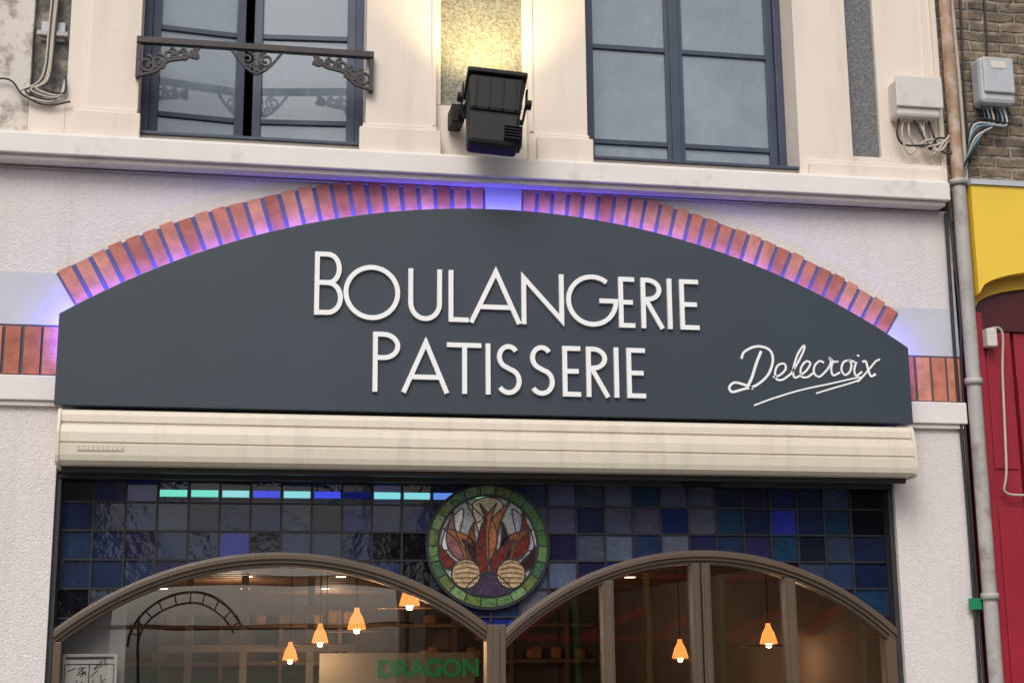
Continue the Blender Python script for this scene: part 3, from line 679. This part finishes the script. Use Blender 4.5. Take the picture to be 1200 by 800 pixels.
tube('far_wire',[(-3.4,-.03,5.0),(-3.05,-.03,5.12),(-2.93,-.04,5.02),(-2.8,-.03,4.97),(-2.66,-.03,5.0)],.006,M['cable'],IS)
CL=empty('cable_outlet_box');box('case',3.09,3.16,-.1,-.03,3.68,3.80,M['plastic'],CL,.008);tube('flex',[(3.12,-.07,3.8),(3.2,-.09,3.78),(3.18,-.09,3.5),(3.16,-.08,2.9),(3.15,-.06,2.75),(3.3,-.06,2.73)],.008,M['cablew'],CL)
# ---------------------------------------------------------------- neighbour
H=empty('brick_house')
box('brick_wall',2.942,9,.02,.4,4.2,9,M['brickw'],H)
box('house_body',2.942,9,.4,9,0,9,M['wallint'],H)
def zl(x):
    t=(x-3.045)%1.2/1.2
    return 3.99+.17*math.sqrt(max(0,1-(2*t-1)**2))
XS=[3.045+ 3.6*i/90 for i in range(91)]
a=Acc();a.prism([(XS[0],4.755)]+[(x,zl(x)+.03) for x in XS]+[(XS[-1],4.755)],-.12,.018);a.out('yellow_fascia',M['yellow'],H)
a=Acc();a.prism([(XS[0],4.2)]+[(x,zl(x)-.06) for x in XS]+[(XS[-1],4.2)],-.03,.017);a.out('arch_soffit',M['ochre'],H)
box('fascia_cap',3.04,9,-.135,.018,4.756,4.79,M['plasticg'],H)
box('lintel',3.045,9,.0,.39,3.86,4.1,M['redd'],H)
a=Acc();a.box(3.045,3.10,-.03,.39,0,3.92);a.box(3.10,3.30,-.01,.39,0,3.80);a.box(3.12,3.28,-.02,-.0105,2.9,3.7);a.box(3.12,3.28,-.02,-.0105,.3,2.65);a.box(3.33,9,.0,.39,2.70,3.80)
a.box(3.33,9,-.01,-.0005,3.0,3.5);a.out('red_shopfront',M['red'],H,bevel=.006)
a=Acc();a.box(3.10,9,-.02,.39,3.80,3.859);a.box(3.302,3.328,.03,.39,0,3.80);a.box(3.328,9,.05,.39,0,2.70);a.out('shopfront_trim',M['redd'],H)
# ---------------------------------------------------------------- across the street (seen in the glass)
O=empty('terraced_house')
a=Acc();a.box(2.6,18,-30,-24,0,8.5);a.out('walls',mat('street_brick',(.10,.07,.055,1),.9,.2,3),O)
a=Acc()
for i in range(5):
    for z in(3.9,6.3):a.box(3.2+i*2.6,4.3+i*2.6,-24.0,-23.97,z,z+1.5)
a.out('windows',M['glassS'],O)
O2=empty('terraced_house')
a=Acc();a.box(-22,-4.6,-30,-24,0,7.5);a.out('walls',mat('street_render',(.22,.20,.18,1),.9,.2,3),O2)
a=Acc()
for i in range(6):
    for z in(.9,3.6,5.6):a.box(-6.2-i*2.6,-5.1-i*2.6,-24.0,-23.97,z,z+1.4)
a.out('windows',M['glassS'],O2)
MS=empty('market_stall')
a=Acc()
for i in range(6):
    x=3.6+i*1.5
    a.stroke([(x,0),(x,3.4)],.10,-20.2,-20.1,1 if i%2 else 2)
    a.stroke([(x,2.0+.1*(i%2)),(x+1.45,2.9-.2*(i%2))],.14,-20.32,-20.21,0)
a.box(3.4,12.6,-22.5,-20.6,2.1,2.22,0);a.box(3.4,12.6,-22.6,-20.5,3.3,3.4,0);a.box(3.6,12.4,-22,-20.8,0,.9,2)
a.out('frame',[mat('red_tube',(.5,.02,.02,1)),mat('green_tube',(.06,.26,.08,1)),mat('yellow_tube',(.5,.33,.05,1))],MS)
CN=empty('market_canopy')
a=Acc()
for x in(-2.4,):
    a.stroke([(x-.9,0),(x-.9,2.6)],.05,-20.3,-20.2)
    a.stroke(arc(x,2.0,1.1,180,20,20,rz=1.0),.05,-20.31,-20.21);a.stroke(arc(x,2.0,.9,180,20,20,rz=.8),.035,-20.315,-20.215)
    for q in range(30,180,15):
        c_,s_=math.cos(math.radians(q)),math.sin(math.radians(q));a.stroke([(x+.9*c_,2.0+.8*s_),(x+1.1*c_,2.0+1.0*s_)],.025,-20.29,-20.25)
a.out('trusses',M['dark'],CN)
a=Acc()
for i in range(9):a.box(-4.6,2.2,-23+i*.35,-22.8+i*.35,3.25,3.32)
a.box(-4.6,2.2,-20.2,-20.0,3.18,3.25);a.box(-4.6,2.2,-23.2,-23.0,2.4,2.5)
for x in(-4.5,2.0):a.box(x,x+.1,-23.1,-23.0,0,3.25)
a.out('slatted_roof',M['wood'],CN)
a=Acc()
for i in range(5):a.box(-4.5+i*1.4,-3.4+i*1.4,-21.8,-20.8,.0,.95)
a.out('stall_tables',M['wood'],CN)
# ---------------------------------------------------------------- camera
R=Matrix(((.9828,-.1845,-.00855),(-.0306,-.2084,.9776),(-.1821,-.9605,-.2105))).transposed()
q=R.to_quaternion();q.normalize()
cam=bpy.data.cameras.new('camera');co=bpy.data.objects.new('camera',cam);sc.collection.objects.link(co)
co.rotation_mode='QUATERNION';co.rotation_quaternion=q;co.location=(-1.63,-8.6,1.75)
cam.sensor_width=36;cam.lens=36*1723/1200;cam.clip_end=1000;cam.clip_start=.05
sc.camera=co
# ---------------------------------------------------------------- light
w_=bpy.data.worlds.new('World');sc.world=w_;w_.use_nodes=True;nt=w_.node_tree;N=nt.nodes;L=nt.links
sunp=Vector((-.35,-.85,.95)).normalized()
sky=N.new('ShaderNodeTexSky');sky.sky_type='NISHITA';sky.sun_disc=False;sky.sun_elevation=math.asin(sunp.z);sky.sun_rotation=math.atan2(sunp.x,sunp.y);sky.dust_density=4;sky.air_density=1
hs_=N.new('ShaderNodeHueSaturation');hs_.inputs['Saturation'].default_value=.4;L.new(sky.outputs[0],hs_.inputs['Color'])
L.new(hs_.outputs[0],N['Background'].inputs[0]);N['Background'].inputs[1].default_value=.135
s=bpy.data.lights.new('sun','SUN');s.energy=1.45;s.angle=math.radians(28);s.color=(1,.95,.90)
so=bpy.data.objects.new('sun',s);sc.collection.objects.link(so);so.rotation_euler=sunp.to_track_quat('Z','Y').to_euler()
sc.view_settings.view_transform='Standard';sc.view_settings.look='None'
